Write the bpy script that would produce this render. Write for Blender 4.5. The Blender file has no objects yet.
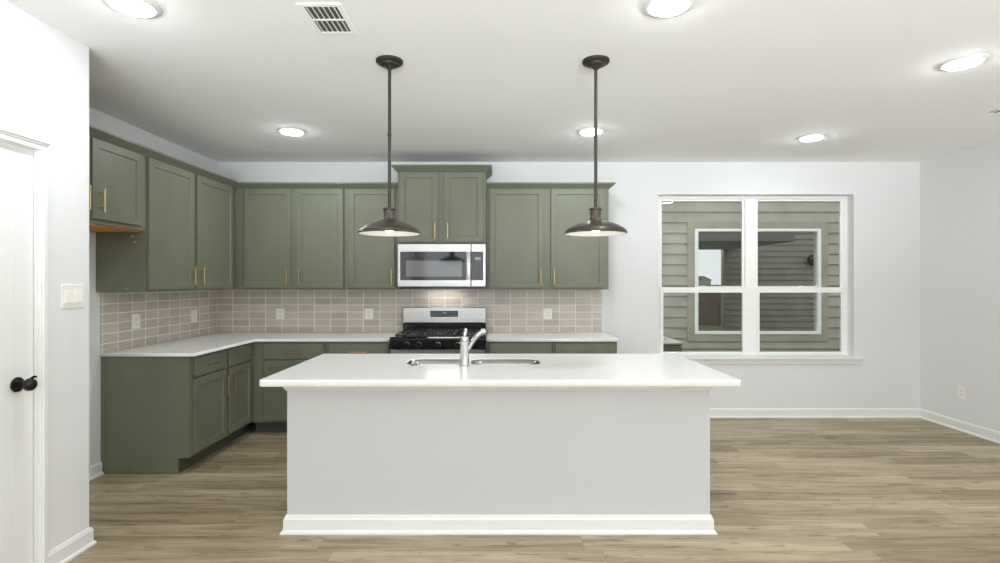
import bpy, bmesh, math, random
from mathutils import Vector, Matrix
random.seed(7)
S = bpy.context.scene
COL = S.collection

# ------------------------------------------------------------------ camera, world, exposure
F, CX, CY, H = 530.0, 497.5, 282.5, 1.448        # focal length in pixels, vanishing point, eye height
cam = bpy.data.cameras.new('camera'); camo = bpy.data.objects.new('camera', cam); COL.objects.link(camo)
camo.location = (0, 0, H); camo.rotation_euler = (math.pi/2, 0, 0)
cam.sensor_width = 36.0; cam.lens = F*36.0/1000.0
cam.shift_x = (500-CX)/1000.0; cam.shift_y = -(281.5-CY)/1000.0
cam.clip_start = 0.05; cam.clip_end = 1000
S.camera = camo
w = bpy.data.worlds.new('world'); S.world = w; w.use_nodes = True
WB = w.node_tree.nodes['Background']; WB.inputs[0].default_value = (0.93, 0.97, 1.0, 1); WB.inputs[1].default_value = 1.35
S.view_settings.view_transform = 'Standard'; S.view_settings.look = 'None'
S.view_settings.gamma = 1; S.view_settings.use_curve_mapping = False
S.view_settings.exposure = 0.3
LAMP = 122.0          # radiance of the recessed lenses
DAY_FILL = 1.6            # radiance of the area lamps added in the unseen openings behind the camera
CEILING_FILL = 37.0       # radiance of the upward lamp added outside them to brighten the ceiling
S.cycles.max_bounces = 14; S.cycles.diffuse_bounces = 9; S.cycles.glossy_bounces = 5
S.cycles.transparent_max_bounces = 16; S.cycles.sample_clamp_indirect = 6
S.cycles.caustics_reflective = False; S.cycles.caustics_refractive = False

def X(px, D): return (px-CX)*D/F
def Z(py, D): return H-(py-CY)*D/F

# ------------------------------------------------------------------ materials
def mat(name, col, rough=0.5, metal=0.0, emit=None, es=0.0, spec=0.5, coat=0.0):
    m = bpy.data.materials.new(name); m.use_nodes = True
    b = m.node_tree.nodes['Principled BSDF']
    b.inputs['Base Color'].default_value = (*col, 1); b.inputs['Roughness'].default_value = rough
    b.inputs['Metallic'].default_value = metal; b.inputs['Specular IOR Level'].default_value = spec
    b.inputs['Coat Weight'].default_value = coat; b.inputs['Coat Roughness'].default_value = 0.1
    if emit: b.inputs['Emission Color'].default_value = (*emit, 1); b.inputs['Emission Strength'].default_value = es
    return m
def lin(r, g, b):
    f = lambda c: (c/255/12.92) if c/255 <= .04045 else ((c/255+.055)/1.055)**2.4
    return (f(r), f(g), f(b))
class NT:
    """small node-tree writer"""
    def __init__(s, m): s.t = m.node_tree; s.n = s.t.nodes; s.l = s.t.links; s.b = s.n.get('Principled BSDF')
    def _in(s, node, i, v):
        if v is None: return
        if hasattr(v, 'is_output'): s.l.new(v, node.inputs[i])
        else: node.inputs[i].default_value = v
    def math(s, op, a, b=None, c=None):
        n = s.n.new('ShaderNodeMath'); n.operation = op
        s._in(n, 0, a); s._in(n, 1, b); s._in(n, 2, c); return n.outputs[0]
    def pos(s):
        g = s.n.new('ShaderNodeNewGeometry'); x = s.n.new('ShaderNodeSeparateXYZ')
        s.l.new(g.outputs['Position'], x.inputs[0]); return x.outputs
    def comb(s, x, y, z):
        n = s.n.new('ShaderNodeCombineXYZ'); s._in(n, 0, x); s._in(n, 1, y); s._in(n, 2, z); return n.outputs[0]
    def noise(s, v, scale, detail=3, rough=.5, dist=0):
        n = s.n.new('ShaderNodeTexNoise'); s._in(n, 'Vector', v); n.inputs['Scale'].default_value = scale
        n.inputs['Detail'].default_value = detail; n.inputs['Roughness'].default_value = rough
        n.inputs['Distortion'].default_value = dist; return n.outputs['Fac']
    def white(s, v):
        n = s.n.new('ShaderNodeTexWhiteNoise'); n.noise_dimensions = '3D'; s._in(n, 'Vector', v); return n.outputs['Value']
    def ramp(s, f, stops):
        n = s.n.new('ShaderNodeValToRGB'); s._in(n, 0, f); e = n.color_ramp.elements
        while len(e) < len(stops): e.new(.5)
        for k, (p, c) in enumerate(stops): e[k].position = p; e[k].color = (*c, 1)
        return n.outputs[0]
    def mix(s, f, a, b, mode='MIX'):
        n = s.n.new('ShaderNodeMix'); n.data_type = 'RGBA'; n.blend_type = mode
        s._in(n, 0, f); s._in(n, 6, a); s._in(n, 7, b); return n.outputs[2]
    def bump(s, h, strength, dist=.01):
        n = s.n.new('ShaderNodeBump'); s._in(n, 'Height', h); n.inputs['Strength'].default_value = strength
        n.inputs['Distance'].default_value = dist; s.l.new(n.outputs[0], s.b.inputs['Normal'])
    def col(s, c): s.l.new(c, s.b.inputs['Base Color'])

M = {}
def orange_peel(name, col, rough=.85, k=.04):
    m = mat(name, col, rough, spec=.25); t = NT(m); p = t.pos()
    t.bump(t.noise(t.comb(p[0], p[1], p[2]), 110, 2), k, .002); return m
M['wall'] = orange_peel('white_wall_paint', lin(226, 226, 226))
M['ceiling'] = orange_peel('ceiling_paint', lin(245, 245, 245), .95, .06)
M['trim'] = mat('white_trim_paint', lin(234, 234, 232), .4)
M['island'] = mat('white_island_paint', lin(206, 207, 208), .5)
M['vinyl'] = mat('white_window_vinyl', lin(246, 246, 243), .35)
M['plate'] = mat('white_plastic', lin(238, 236, 230), .35)
M['clip'] = mat('clear_plastic', lin(165, 170, 155), .25)
M['dark_slot'] = mat('dark_slot', (.02, .02, .02), .6)
M['vent_dark'] = mat('vent_shadow_grey', lin(92, 92, 88), .8)
def paint(name, col):
    m = mat(name, col, .42, spec=.4); t = NT(m); p = t.pos()
    n = t.noise(t.comb(p[0], p[1], t.math('MULTIPLY', p[2], .35)), 6, 3)
    t.col(t.ramp(n, [(.3, tuple(c*.94 for c in col)), (.7, tuple(c*1.05 for c in col))]))
    t.bump(t.noise(t.comb(p[0], p[1], p[2]), 160, 2), .03, .001); return m
M['green'] = paint('olive_cabinet_paint', lin(114, 116, 98))
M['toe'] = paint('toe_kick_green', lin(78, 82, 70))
M['brass'] = mat('brushed_brass', lin(205, 176, 128), .32, 1.0)
M['black'] = mat('black_enamel', (.008, .008, .008), .12)
M['iron'] = mat('cast_iron', (.025, .025, .025), .5)
M['burner'] = mat('burner_grey', (.12, .12, .12), .4)
M['glassblack'] = mat('black_oven_glass', (.012, .012, .013), .06)
M['window_reflection'] = mat('microwave_window_reflection_grey', lin(86, 84, 82), .1, coat=.8)  # grey of the room's reflection painted onto the microwave window
M['display'] = mat('grey_display', lin(150, 152, 156), .3)
M['bronze'] = mat('dark_bronze', lin(84, 80, 70), .35, .75)
M['bronze_dark'] = mat('darker_bronze', lin(62, 60, 54), .45, .6)
M['shade_in'] = mat('white_enamel', lin(215, 215, 208), .35)
M['bulb'] = mat('lit_bulb', (1, .95, .85), .3, emit=(1, .95, .88), es=14)
M['lens'] = mat('lit_lens', (1, 1, 1), .4, emit=(.89, .95, 1), es=LAMP)
M['task'] = mat('lit_task_lens', (1, 1, 1), .3, emit=(1, .96, .9), es=13)
M['chrome'] = mat('chrome', (.62, .62, .62), .14, 1)
M['sink'] = mat('sink_steel', (.36, .355, .34), .22, 1)
M['knob'] = mat('oil_rubbed_bronze', (.022, .02, .019), .25, .6)
def steel(name, along):
    m = mat(name, (.66, .66, .655), .28, 1); t = NT(m); p = t.pos()
    v = t.comb(t.math('MULTIPLY', p[0], 1.5 if along else 200), t.math('MULTIPLY', p[1], 1.5 if along else 200), t.math('MULTIPLY', p[2], 200 if along else 1.5))
    n = t.noise(v, 1.5, 3)
    t.col(t.ramp(n, [(.3, (.36, .35, .335)), (.7, (.52, .505, .485))])); return m
M['steel'] = steel('brushed_stainless_steel', True)
def quartz():
    m = mat('white_quartz', lin(240, 240, 236), .16, spec=.5); t = NT(m); p = t.pos(); v = t.comb(*p[:3])
    a = t.noise(v, 3.5, 6, .65, 1.2); b = t.noise(v, 420, 1)
    c = t.ramp(a, [(.42, lin(241, 241, 238)), (.5, lin(238, 238, 235)), (.58, lin(242, 242, 239))])
    c2 = t.ramp(b, [(.3, (.96, .96, .955)), (.5, (1, 1, 1))])
    t.col(t.mix(1, c, c2, 'MULTIPLY')); return m
M['quartz'] = quartz()
def tiles(name, axis, period, phase):
    m = mat(name, (.5, .5, .5), .3); t = NT(m); p = t.pos()
    u = t.math('DIVIDE', t.math('SUBTRACT', p[axis], phase), period)
    v = t.math('DIVIDE', t.math('SUBTRACT', p[2], .9055), .0757)
    fu = t.math('ABSOLUTE', t.math('SUBTRACT', t.math('FRACT', t.math('ADD', u, 50)), .5))
    fv = t.math('ABSOLUTE', t.math('SUBTRACT', t.math('FRACT', t.math('ADD', v, 50)), .5))
    gu = t.math('GREATER_THAN', fu, .5-.0038/period); gv = t.math('GREATER_THAN', fv, .5-.0034/.0757)
    g = t.math('MAXIMUM', gu, gv)
    iu = t.math('FLOOR', u); iv = t.math('FLOOR', v); r = t.white(t.comb(iu, iv, 3.3))
    st = t.noise(t.comb(t.math('MULTIPLY', p[0], 9), t.math('MULTIPLY', p[1], 9), t.math('ADD', t.math('MULTIPLY', p[2], 60), t.math('MULTIPLY', r, 30))), 1, 4, .6)
    base = t.ramp(t.math('ADD', t.math('MULTIPLY', st, .7), t.math('MULTIPLY', r, .3)), [(.25, lin(180, 168, 157)), (.55, lin(199, 188, 177)), (.8, lin(212, 202, 193))])
    t.col(t.mix(g, base, (*lin(238, 232, 223), 1)))
    su = t.math('SMOOTH_MIN', t.math('DIVIDE', t.math('SUBTRACT', .5, fu), .04), 1.0, .2)
    sv = t.math('SMOOTH_MIN', t.math('DIVIDE', t.math('SUBTRACT', .5, fv), .09), 1.0, .2)
    t.bump(t.math('MINIMUM', su, sv), .5, .002)
    t.l.new(t.math('ADD', .22, t.math('MULTIPLY', g, .6)), t.b.inputs['Roughness'])
    return m
M['tile_back'] = tiles('taupe_tile', 0, .1748, -.386)
M['tile_left'] = tiles('taupe_tile_side', 1, .1635, 4.341)
def planks():
    m = mat('vinyl_plank', (.4, .3, .2), .42, spec=.4); t = NT(m); p = t.pos()
    PW, PL = .168, 1.45
    row = t.math('FLOOR', t.math('DIVIDE', p[1], PW))
    off = t.math('MULTIPLY', t.white(t.comb(row, 1.7, 0)), PL)
    uu = t.math('DIVIDE', t.math('ADD', p[0], off), PL); ip = t.math('FLOOR', uu)
    r = t.white(t.comb(row, ip, 5)); r2 = t.white(t.comb(row, ip, 9))
    # long grain
    gx = t.math('ADD', t.math('MULTIPLY', p[0], 1.1), t.math('MULTIPLY', r, 40))
    gy = t.math('ADD', t.math('MULTIPLY', p[1], 15), t.math('MULTIPLY', r2, 60))
    g1 = t.noise(t.comb(gx, gy, 0), 1.0, 5, .62, .6)
    g2 = t.noise(t.comb(t.math('MULTIPLY', gx, 3), t.math('MULTIPLY', gy, 7), 2), 1.0, 3, .6)
    big = t.noise(t.comb(t.math('MULTIPLY', p[0], .6), t.math('MULTIPLY', p[1], 2.2), 0), 1, 2)
    f = t.math('ADD', t.math('ADD', t.math('MULTIPLY', g1, .50), t.math('MULTIPLY', g2, .26)), t.math('ADD', t.math('MULTIPLY', r, .12), t.math('MULTIPLY', big, .12)))
    c = t.ramp(f, [(.34, lin(104, 89, 66)), (.44, lin(141, 124, 98)), (.52, lin(165, 149, 121)), (.64, lin(192, 177, 149))])
    # dark streaks / knots
    k = t.noise(t.comb(t.math('ADD', t.math('MULTIPLY', p[0], 4.5), t.math('MULTIPLY', r2, 30)), t.math('ADD', t.math('MULTIPLY', p[1], 34), t.math('MULTIPLY', r, 50)), 7), 1, 3, .55, .8)
    kk = t.ramp(k, [(.60, (0, 0, 0)), (.68, (1, 1, 1))])
    c = t.mix(t.math('MULTIPLY', kk, .62), c, (*lin(92, 76, 58), 1))
    fy = t.math('ABSOLUTE', t.math('SUBTRACT', t.math('FRACT', t.math('DIVIDE', p[1], PW)), .5))
    fx = t.math('ABSOLUTE', t.math('SUBTRACT', t.math('FRACT', uu), .5))
    s = t.math('MAXIMUM', t.math('GREATER_THAN', fy, .5-.0012/PW), t.math('GREATER_THAN', fx, .5-.0014/PL))
    t.col(t.mix(t.math('MULTIPLY', s, .42), c, (*lin(82, 70, 55), 1)))
    t.bump(t.math('SUBTRACT', t.math('MULTIPLY', g2, .3), s), .12, .002); return m
M['floor'] = planks()
def wood():
    m = mat('raw_plywood', lin(200, 150, 96), .6); t = NT(m); p = t.pos()
    n = t.noise(t.comb(t.math('MULTIPLY', p[0], 30), t.math('MULTIPLY', p[1], 3), 0), 1, 4)
    t.col(t.ramp(n, [(.3, lin(178, 122, 70)), (.7, lin(214, 162, 104))])); return m
M['wood'] = wood()
def glass(name, refl, tint):
    m = bpy.data.materials.new(name); m.use_nodes = True; n = m.node_tree.nodes; l = m.node_tree.links
    n.remove(n['Principled BSDF']); out = n['Material Output']
    tr = n.new('ShaderNodeBsdfTransparent'); tr.inputs[0].default_value = (*tint, 1)
    gl = n.new('ShaderNodeBsdfGlossy'); gl.inputs['Roughness'].default_value = 0.0
    fr = n.new('ShaderNodeFresnel'); fr.inputs[0].default_value = refl
    mx = n.new('ShaderNodeMixShader'); l.new(fr.outputs[0], mx.inputs[0]); l.new(tr.outputs[0], mx.inputs[1]); l.new(gl.outputs[0], mx.inputs[2])
    l.new(mx.outputs[0], out.inputs[0]); return m
M['glass'] = glass('clear_window_glass', 1.3, (.97, .985, .97))
M['coated'] = glass('coated_window_glass', 9.0, (.6, .62, .6))
def stucco(name, col, s=12):
    m = mat(name, col, .8); t = NT(m); p = t.pos(); n = t.noise(t.comb(*p[:3]), s, 5)
    t.col(t.ramp(n, [(.3, tuple(c*.85 for c in col)), (.7, tuple(c*1.1 for c in col))])); return m
M['siding'] = stucco('olive_siding_paint', lin(168, 163, 150), 2)
M['siding_trim'] = stucco('olive_trim_paint', lin(163, 156, 140), 3)
M['grass'] = stucco('lawn', lin(110, 116, 84), 30)
M['roof'] = stucco('grey_shingle', lin(96, 100, 100), 9)
M['room_dark'] = stucco('dim_room_brown', lin(120, 100, 88), 3)
M['fence'] = stucco('weathered_fence_wood', lin(122, 104, 92), 6)
M['ac_body'] = mat('condenser_louvres', lin(112, 104, 90), .6)
M['ac_top'] = mat('condenser_top', lin(200, 208, 200), .5)
M['soffit'] = mat('patio_ceiling', lin(150, 152, 148), .7)

# ------------------------------------------------------------------ mesh helpers
def tag(o, label=None, cat=None, group=None, kind=None):
    if label: o['label'] = label
    if cat: o['category'] = cat
    if group: o['group'] = group
    if kind: o['kind'] = kind
    return o
WP = {}
def wpos(o): return WP.get(o.name, Vector(o.location))
def empty(name, loc, label=None, cat=None, group=None, kind=None):
    o = bpy.data.objects.new(name, None); COL.objects.link(o); o.location = loc; o.empty_display_size = .1
    WP[o.name] = Vector(loc); return tag(o, label, cat, group, kind)
def obj(name, bm, m, parent=None, smooth=False, base=False):
    """bm is in world coordinates; the origin goes to its centre (or base centre)"""
    vs = [v.co for v in bm.verts]
    lo = Vector([min(v[i] for v in vs) for i in range(3)]); hi = Vector([max(v[i] for v in vs) for i in range(3)])
    c = (lo+hi)/2
    if base or parent is None: c.z = lo.z
    bmesh.ops.translate(bm, verts=bm.verts, vec=-c)
    bmesh.ops.recalc_face_normals(bm, faces=bm.faces)
    me = bpy.data.meshes.new(name); bm.to_mesh(me); bm.free()
    if isinstance(m, (list, tuple)):
        for k in m: me.materials.append(M[k])
    else: me.materials.append(M[m])
    if smooth:
        for p in me.polygons: p.use_smooth = True
        me.set_sharp_from_angle(angle=math.radians(35))
    o = bpy.data.objects.new(name, me); COL.objects.link(o)
    if parent is not None:
        o.parent = parent; o.location = c-wpos(parent)
    else: o.location = c
    WP[o.name] = c.copy(); return o
def B(): return bmesh.new()
def box(bm, x0, x1, y0, y1, z0, z1, bev=0.0, seg=1, mi=0):
    x0, x1 = sorted((x0, x1)); y0, y1 = sorted((y0, y1)); z0, z1 = sorted((z0, z1))
    r = bmesh.ops.create_cube(bm, size=1); vs = r['verts']
    for v in vs: v.co = Vector((x0+(v.co.x+.5)*(x1-x0), y0+(v.co.y+.5)*(y1-y0), z0+(v.co.z+.5)*(z1-z0)))
    fs = {f for v in vs for f in v.link_faces}
    for f in fs: f.material_index = mi
    if bev > 0:
        es = {e for v in vs for e in v.link_edges}
        bmesh.ops.bevel(bm, geom=list(es), offset=bev, segments=seg, affect='EDGES', profile=.5, clamp_overlap=True)
    return vs
def lathe(bm, prof, c, axis='Z', n=32, mi=0, cap=True):
    """prof: (radius, offset along axis)"""
    rings = []
    for r, h in prof:
        ring = []
        for k in range(n):
            a = 2*math.pi*k/n; p, q = r*math.cos(a), r*math.sin(a)
            v = {'Z': (p, q, h), 'X': (h, p, q), 'Y': (p, h, q)}[axis]
            ring.append(bm.verts.new(Vector(c)+Vector(v)))
        rings.append(ring)
    for a, b in zip(rings, rings[1:]):
        for k in range(n):
            try: f = bm.faces.new((a[k], a[(k+1) % n], b[(k+1) % n], b[k])); f.material_index = mi
            except ValueError: pass
    for ring, (r, h) in ((rings[0], prof[0]), (rings[-1], prof[-1])):
        if r > 1e-6 and cap:
            try: bm.faces.new(ring).material_index = mi
            except ValueError: pass
    return rings
def tube(bm, pts, rads, n=16, mi=0):
    pts = [Vector(p) for p in pts]; rings = []
    if not isinstance(rads, (list, tuple)): rads = [rads]*len(pts)
    up = Vector((.13, .21, .97))
    for i, p in enumerate(pts):
        d = (pts[min(i+1, len(pts)-1)]-pts[max(i-1, 0)]).normalized()
        a = d.cross(up)
        if a.length < .2: a = d.cross(Vector((1, .1, 0)))
        a.normalize(); b = d.cross(a)
        rings.append([bm.verts.new(p+rads[i]*(a*math.cos(2*math.pi*k/n)+b*math.sin(2*math.pi*k/n))) for k in range(n)])
    for r0, r1 in zip(rings, rings[1:]):
        for k in range(n):
            bm.faces.new((r0[k], r0[(k+1) % n], r1[(k+1) % n], r1[k])).material_index = mi
    bm.faces.new(rings[0]).material_index = mi; bm.faces.new(rings[-1]).material_index = mi
def bez(p0, p1, p2, p3, n=10):
    p0, p1, p2, p3 = map(Vector, (p0, p1, p2, p3)); o = []
    for i in range(n+1):
        t = i/n; o.append((1-t)**3*p0+3*(1-t)**2*t*p1+3*(1-t)*t*t*p2+t**3*p3)
    return o
def sweep(bm, path, prof, side=1):
    """profile (outward, z) swept along a 2-D path with mitred corners"""
    P = [Vector((a, b)) for a, b in path]; n = len(P); rings = []
    def nrm(i): d = (P[i+1]-P[i]).normalized(); return Vector((-d.y, d.x))*side
    for i in range(n):
        if i == 0: m = nrm(0)
        elif i == n-1: m = nrm(n-2)
        else:
            a, b = nrm(i-1), nrm(i); m = (a+b).normalized(); m = m/max(.2, m.dot(a))
        rings.append([bm.verts.new((P[i].x+m.x*o, P[i].y+m.y*o, z)) for o, z in prof])
    k = len(prof)
    for a, b in zip(rings, rings[1:]):
        for j in range(k): bm.faces.new((a[j], a[(j+1) % k], b[(j+1) % k], b[j]))
    bm.faces.new(rings[0]); bm.faces.new(rings[-1])
def rrect(x0, x1, y0, y1, r, n=6):
    pts = []
    for cx, cy, a0 in ((x1-r, y1-r, 0), (x0+r, y1-r, 90), (x0+r, y0+r, 180), (x1-r, y0+r, 270)):
        for k in range(n+1):
            a = math.radians(a0+90*k/n); pts.append((cx+r*math.cos(a), cy+r*math.sin(a)))
    return pts
def slab(name, loops, z0, z1, bev, m, parent=None):
    """horizontal slab from 2-D loops (later loops are holes), edges eased"""
    cu = bpy.data.curves.new(name, 'CURVE'); cu.dimensions = '2D'; cu.fill_mode = 'BOTH'
    cu.extrude = (z1-z0)/2-bev; cu.bevel_depth = bev; cu.bevel_resolution = 2; cu.offset = -bev
    for lp in loops:
        s = cu.splines.new('POLY'); s.points.add(len(lp)-1); s.use_cyclic_u = True
        for p, q in zip(s.points, lp): p.co = (q[0], q[1], 0, 1)
    o = bpy.data.objects.new('tmp', cu); COL.objects.link(o)
    me = bpy.data.meshes.new_from_object(o.evaluated_get(bpy.context.evaluated_depsgraph_get()))
    bm = B(); bm.from_mesh(me); bpy.data.objects.remove(o); bpy.data.meshes.remove(me)
    bmesh.ops.remove_doubles(bm, verts=bm.verts, dist=1e-5)
    bmesh.ops.translate(bm, verts=bm.verts, vec=(0, 0, (z0+z1)/2))
    for f in bm.faces: f.material_index = 0
    return obj(name, bm, m, parent)

# frames: map (u, out, z) to the world. 'B' faces the camera (-y), 'L' faces +x, 'R' faces -x
def fr(kind, face):
    if kind == 'B': return lambda u, o, z: Vector((u, face-o, z))
    if kind == 'L': return lambda u, o, z: Vector((face+o, u, z))
    return lambda u, o, z: Vector((face-o, u, z))
def fbox(bm, T, u0, u1, o0, o1, z0, z1, bev=0, seg=1, mi=0):
    a, b = T(u0, o0, z0), T(u1, o1, z1); return box(bm, a.x, b.x, a.y, b.y, a.z, b.z, bev, seg, mi)
def shaker(bm, T, u0, u1, z0, z1, th=.02, st=.055, dep=.009, sl=.004):
    def ring(i, o): return [bm.verts.new(T(*q)) for q in ((u0+i, o, z0+i), (u1-i, o, z0+i), (u1-i, o, z1-i), (u0+i, o, z1-i))]
    R = [ring(0, 0), ring(0, th-.0025), ring(.0025, th), ring(st, th), ring(st+sl, th-dep)]
    for a, b in zip(R, R[1:]):
        for k in range(4): bm.faces.new((a[k], a[(k+1) % 4], b[(k+1) % 4], b[k]))
    bm.faces.new(R[0]); bm.faces.new(R[-1])
def bar_handle(T, u, z, L, vertical, o0, parent, off=.034):
    bm = B(); r = .0055; h = L/2
    if vertical:
        tube(bm, [T(u, o0+off, z-h), T(u, o0+off, z+h)], r, 10)
        for s in (-1, 1): tube(bm, [T(u, o0, z+s*h*.62), T(u, o0+off, z+s*h*.62)], r*.8, 8)
    else:
        tube(bm, [T(u-h, o0+off, z), T(u+h, o0+off, z)], r, 10)
        for s in (-1, 1): tube(bm, [T(u+s*h*.62, o0, z), T(u+s*h*.62, o0+off, z)], r*.8, 8)
    return obj('handle', bm, 'brass', parent, True)

# ------------------------------------------------------------------ room shell
DB, XL, XR, XS, DS, CEIL = 5.684, -3.00, 4.53, -2.25, 2.92, 2.74
REAR = -3.6
def struct(name, bm, m, parent=None, **k):
    o = obj(name, bm, m, parent, **k)
    if parent is None: o['kind'] = 'structure'
    return o
bm = B(); box(bm, XL-.15, XR+.15, REAR-.15, DB+.15, -.12, 0); struct('floor', bm, 'floor')
bm = B(); box(bm, XL-.15, XR+.15, REAR-.15, DB+.15, CEIL, CEIL+.12); struct('ceiling', bm, 'ceiling')
WX0, WX1, WZ0, WZ1 = 1.727, 3.82, .649, 2.392       # window opening
bm = B()
box(bm, XL-.15, WX0, DB, DB+.15, 0, CEIL); box(bm, WX1, XR+.15, DB, DB+.15, 0, CEIL)
box(bm, WX0, WX1, DB, DB+.15, 0, WZ0); box(bm, WX0, WX1, DB, DB+.15, WZ1, CEIL)
struct('wall_back', bm, 'wall')
bm = B(); box(bm, XR, XR+.15, -.6, DB, 0, CEIL); box(bm, XR, XR+.15, REAR, -3.2, 0, CEIL); box(bm, XR, XR+.15, -3.2, -.6, 0, .5); box(bm, XR, XR+.15, -3.2, -.6, 2.35, CEIL); struct('wall_right', bm, 'wall')
DX0, DX1, DZ = 1.78, 2.593, 2.097                    # pantry door opening, along the depth
bm = B()
box(bm, XS-.12, XS, DX1, DS, 0, CEIL); box(bm, XS-.12, XS, REAR, DX0, 0, CEIL); box(bm, XS-.12, XS, DX0, DX1, DZ, CEIL)
box(bm, XL, XS-.12, DS-.12, DS, 0, CEIL)
struct('wall_left', bm, 'wall')
bm = B(); box(bm, XL-.15, XL, REAR, DB, 0, CEIL); struct('wall_left', bm, 'wall')
# the wall behind the photographer, unseen; openings added to let in fill light, sills shield the island
bm = B(); ops = [(-1.9, .8), (1.4, 4.1)]; z0, z1 = .5, 2.5
for a, b in ((XL, -1.9), (.8, 1.4), (4.1, XR)): box(bm, a, b, REAR-.15, REAR, 0, CEIL)
for a, b in ops: box(bm, a, b, REAR-.15, REAR, 0, z0); box(bm, a, b, REAR-.15, REAR, z1, CEIL)
struct('wall_front', bm, 'wall')
def daylight_fill(loc, rot, wd, ht, k=1.0):  # added area lamps standing in for daylight, all out of view
    ld = bpy.data.lights.new('daylight_fill_lamp', 'AREA'); ld.shape = 'RECTANGLE'; ld.size = wd; ld.size_y = ht
    ld.color = (.87, .94, 1.0); ld.energy = k*DAY_FILL*math.pi*wd*ht
    lo = bpy.data.objects.new('daylight_fill_lamp', ld); COL.objects.link(lo); lo.location = loc; lo.rotation_euler = rot
for a, b in ops: daylight_fill(((a+b)/2, REAR-.08, (z0+z1)/2), (math.pi/2, 0, 0), b-a, z1-z0)
daylight_fill((XR+.08, -1.9, 1.43), (math.pi/2, 0, math.pi/2), 2.6, 1.85, .6)
# upward area lamp added out of view to brighten the ceiling
daylight_fill((1.0, REAR-5.5, -.3), (math.pi, 0, 0), 9.0, 6.5, CEILING_FILL/DAY_FILL)
# baseboards
BP = [(0, 0), (.024, 0), (.024, .010), (.020, .017), (.014, .02), (.014, .082), (.011, .088), (.008, .098), (0, .1)]
bm = B(); sweep(bm, [(1.14, DB), (XR, DB)], BP, -1); struct('baseboard_back', bm, 'trim')
bm = B(); sweep(bm, [(XR, DB), (XR, -.6)], BP, -1); struct('baseboard_right', bm, 'trim')
bm = B(); sweep(bm, [(XS, 2.633), (XS, DS), (XL, DS), (XL, 4.028)], BP, -1); struct('baseboard_left', bm, 'trim')
bm = B(); sweep(bm, [(XS, REAR), (XS, DX0-.084)], BP, -1); struct('baseboard_left', bm, 'trim')

# door in the left wall
T = fr('L', XS)
d = empty('door_1', (XS-.05, (DX0+DX1)/2, 0), kind='structure')
bm = B()
def door_leaf(bm):
    f = XS-.016; Tl = fr('L', f-.035)
    def ring(u0, u1, z0, z1, o): return [bm.verts.new(Tl(*q)) for q in ((u0, o, z0), (u1, o, z0), (u1, o, z1), (u0, o, z1))]
    y0, y1 = DX0+.006, DX1-.007; th = .035
    zs = [.008, .30, .86, 1.05, 1.95, DZ-.004]; us = [y0, y0+.113, y1-.113, y1]
    V = {}
    for i, u in enumerate(us):
        for j, z in enumerate(zs): V[i, j] = bm.verts.new(Tl(u, th, z))
    for i in range(3):
        for j in range(5):
            if i == 1 and j in (1, 3):
                q = [V[i, j], V[i+1, j], V[i+1, j+1], V[i, j+1]]
                a = (us[1], us[2], zs[j], zs[j+1])
                prev = q
                for ins, o in ((.010, th-.014), (.03, th-.015), (.055, th-.005), (.060, th-.004)):
                    r = ring(a[0]+ins, a[1]-ins, a[2]+ins, a[3]-ins, o)
                    for k in range(4): bm.faces.new((prev[k], prev[(k+1) % 4], r[(k+1) % 4], r[k]))
                    prev = r
                bm.faces.new(prev)
            else: bm.faces.new((V[i, j], V[i+1, j], V[i+1, j+1], V[i, j+1]))
    fbox(bm, Tl, y0, y1, 0, th-.0005, zs[0], zs[-1])
door_leaf(bm); leaf = obj('door_leaf', bm, 'trim', d)
bm = B(); s_ = (XS-.016, 2.497, .967)
lathe(bm, [(.0, 0), (.034, 0), (.036, .004), (.034, .009), (.022, .013), (.013, .016), (.0115, .034), (.014, .040), (.024, .046), (.030, .057), (.030, .068), (.024, .079), (.012, .085), (0, .086)], s_, 'X', 28)
tube(bm, bez((s_[0]+.06, s_[1]+.01, s_[2]+.024), (s_[0]+.066, s_[1]+.012, s_[2]+.034), (s_[0]+.074, s_[1]+.014, s_[2]+.038), (s_[0]+.082, s_[1]+.015, s_[2]+.034), 5), [.007, .007, .006, .006, .005, .004], 8)
k_ = obj('door_knob', bm, 'knob', d, True); k_['label'] = 'dark oil rubbed bronze knob'
bm = B()                                             # jamb and stop
box(bm, XS-.12, XS-.001, DX1-.0025, DX1, 0, DZ); box(bm, XS-.12, XS-.001, DX0, DX0+.0025, 0, DZ); box(bm, XS-.12, XS-.001, DX0, DX1, DZ-.0035, DZ)
box(bm, XS-.10, XS-.053, DX1-.012, DX1-.0025, 0, DZ)
obj('door_jamb', bm, 'trim', d)
bm = B()
CW = .042
def casing(bm, u0, sgn):
    prof = [(0, 0), (0, .008), (.003, .012), (.012, .012), (.015, .018), (.030, .018), (.034, .013), (CW, .013), (CW, 0)]
    lo, hi = [], []
    for u, o in prof:
        lo.append(bm.verts.new((XS+o, u0+sgn*u, 0))); hi.append(bm.verts.new((XS+o, u0+sgn*u, DZ)))
    n = len(prof)
    for k in range(n): bm.faces.new((lo[k], lo[(k+1) % n], hi[(k+1) % n], hi[k]))
    bm.faces.new(lo); bm.faces.new(hi)
casing(bm, DX1+.003, 1); casing(bm, DX0-.003, -1)
box(bm, XS, XS+.017, DX0-CW-.003, DX1+CW, DZ, DZ+.022, .002)
box(bm, XS, XS+.023, DX0-CW-.008, DX1+CW, DZ+.022, DZ+.034, .003)
box(bm, XS, XS+.032, DX0-CW-.015, DX1+CW+.006, DZ+.034, DZ+.054, .004, 2)
struct('trim_1', bm, 'trim')

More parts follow.
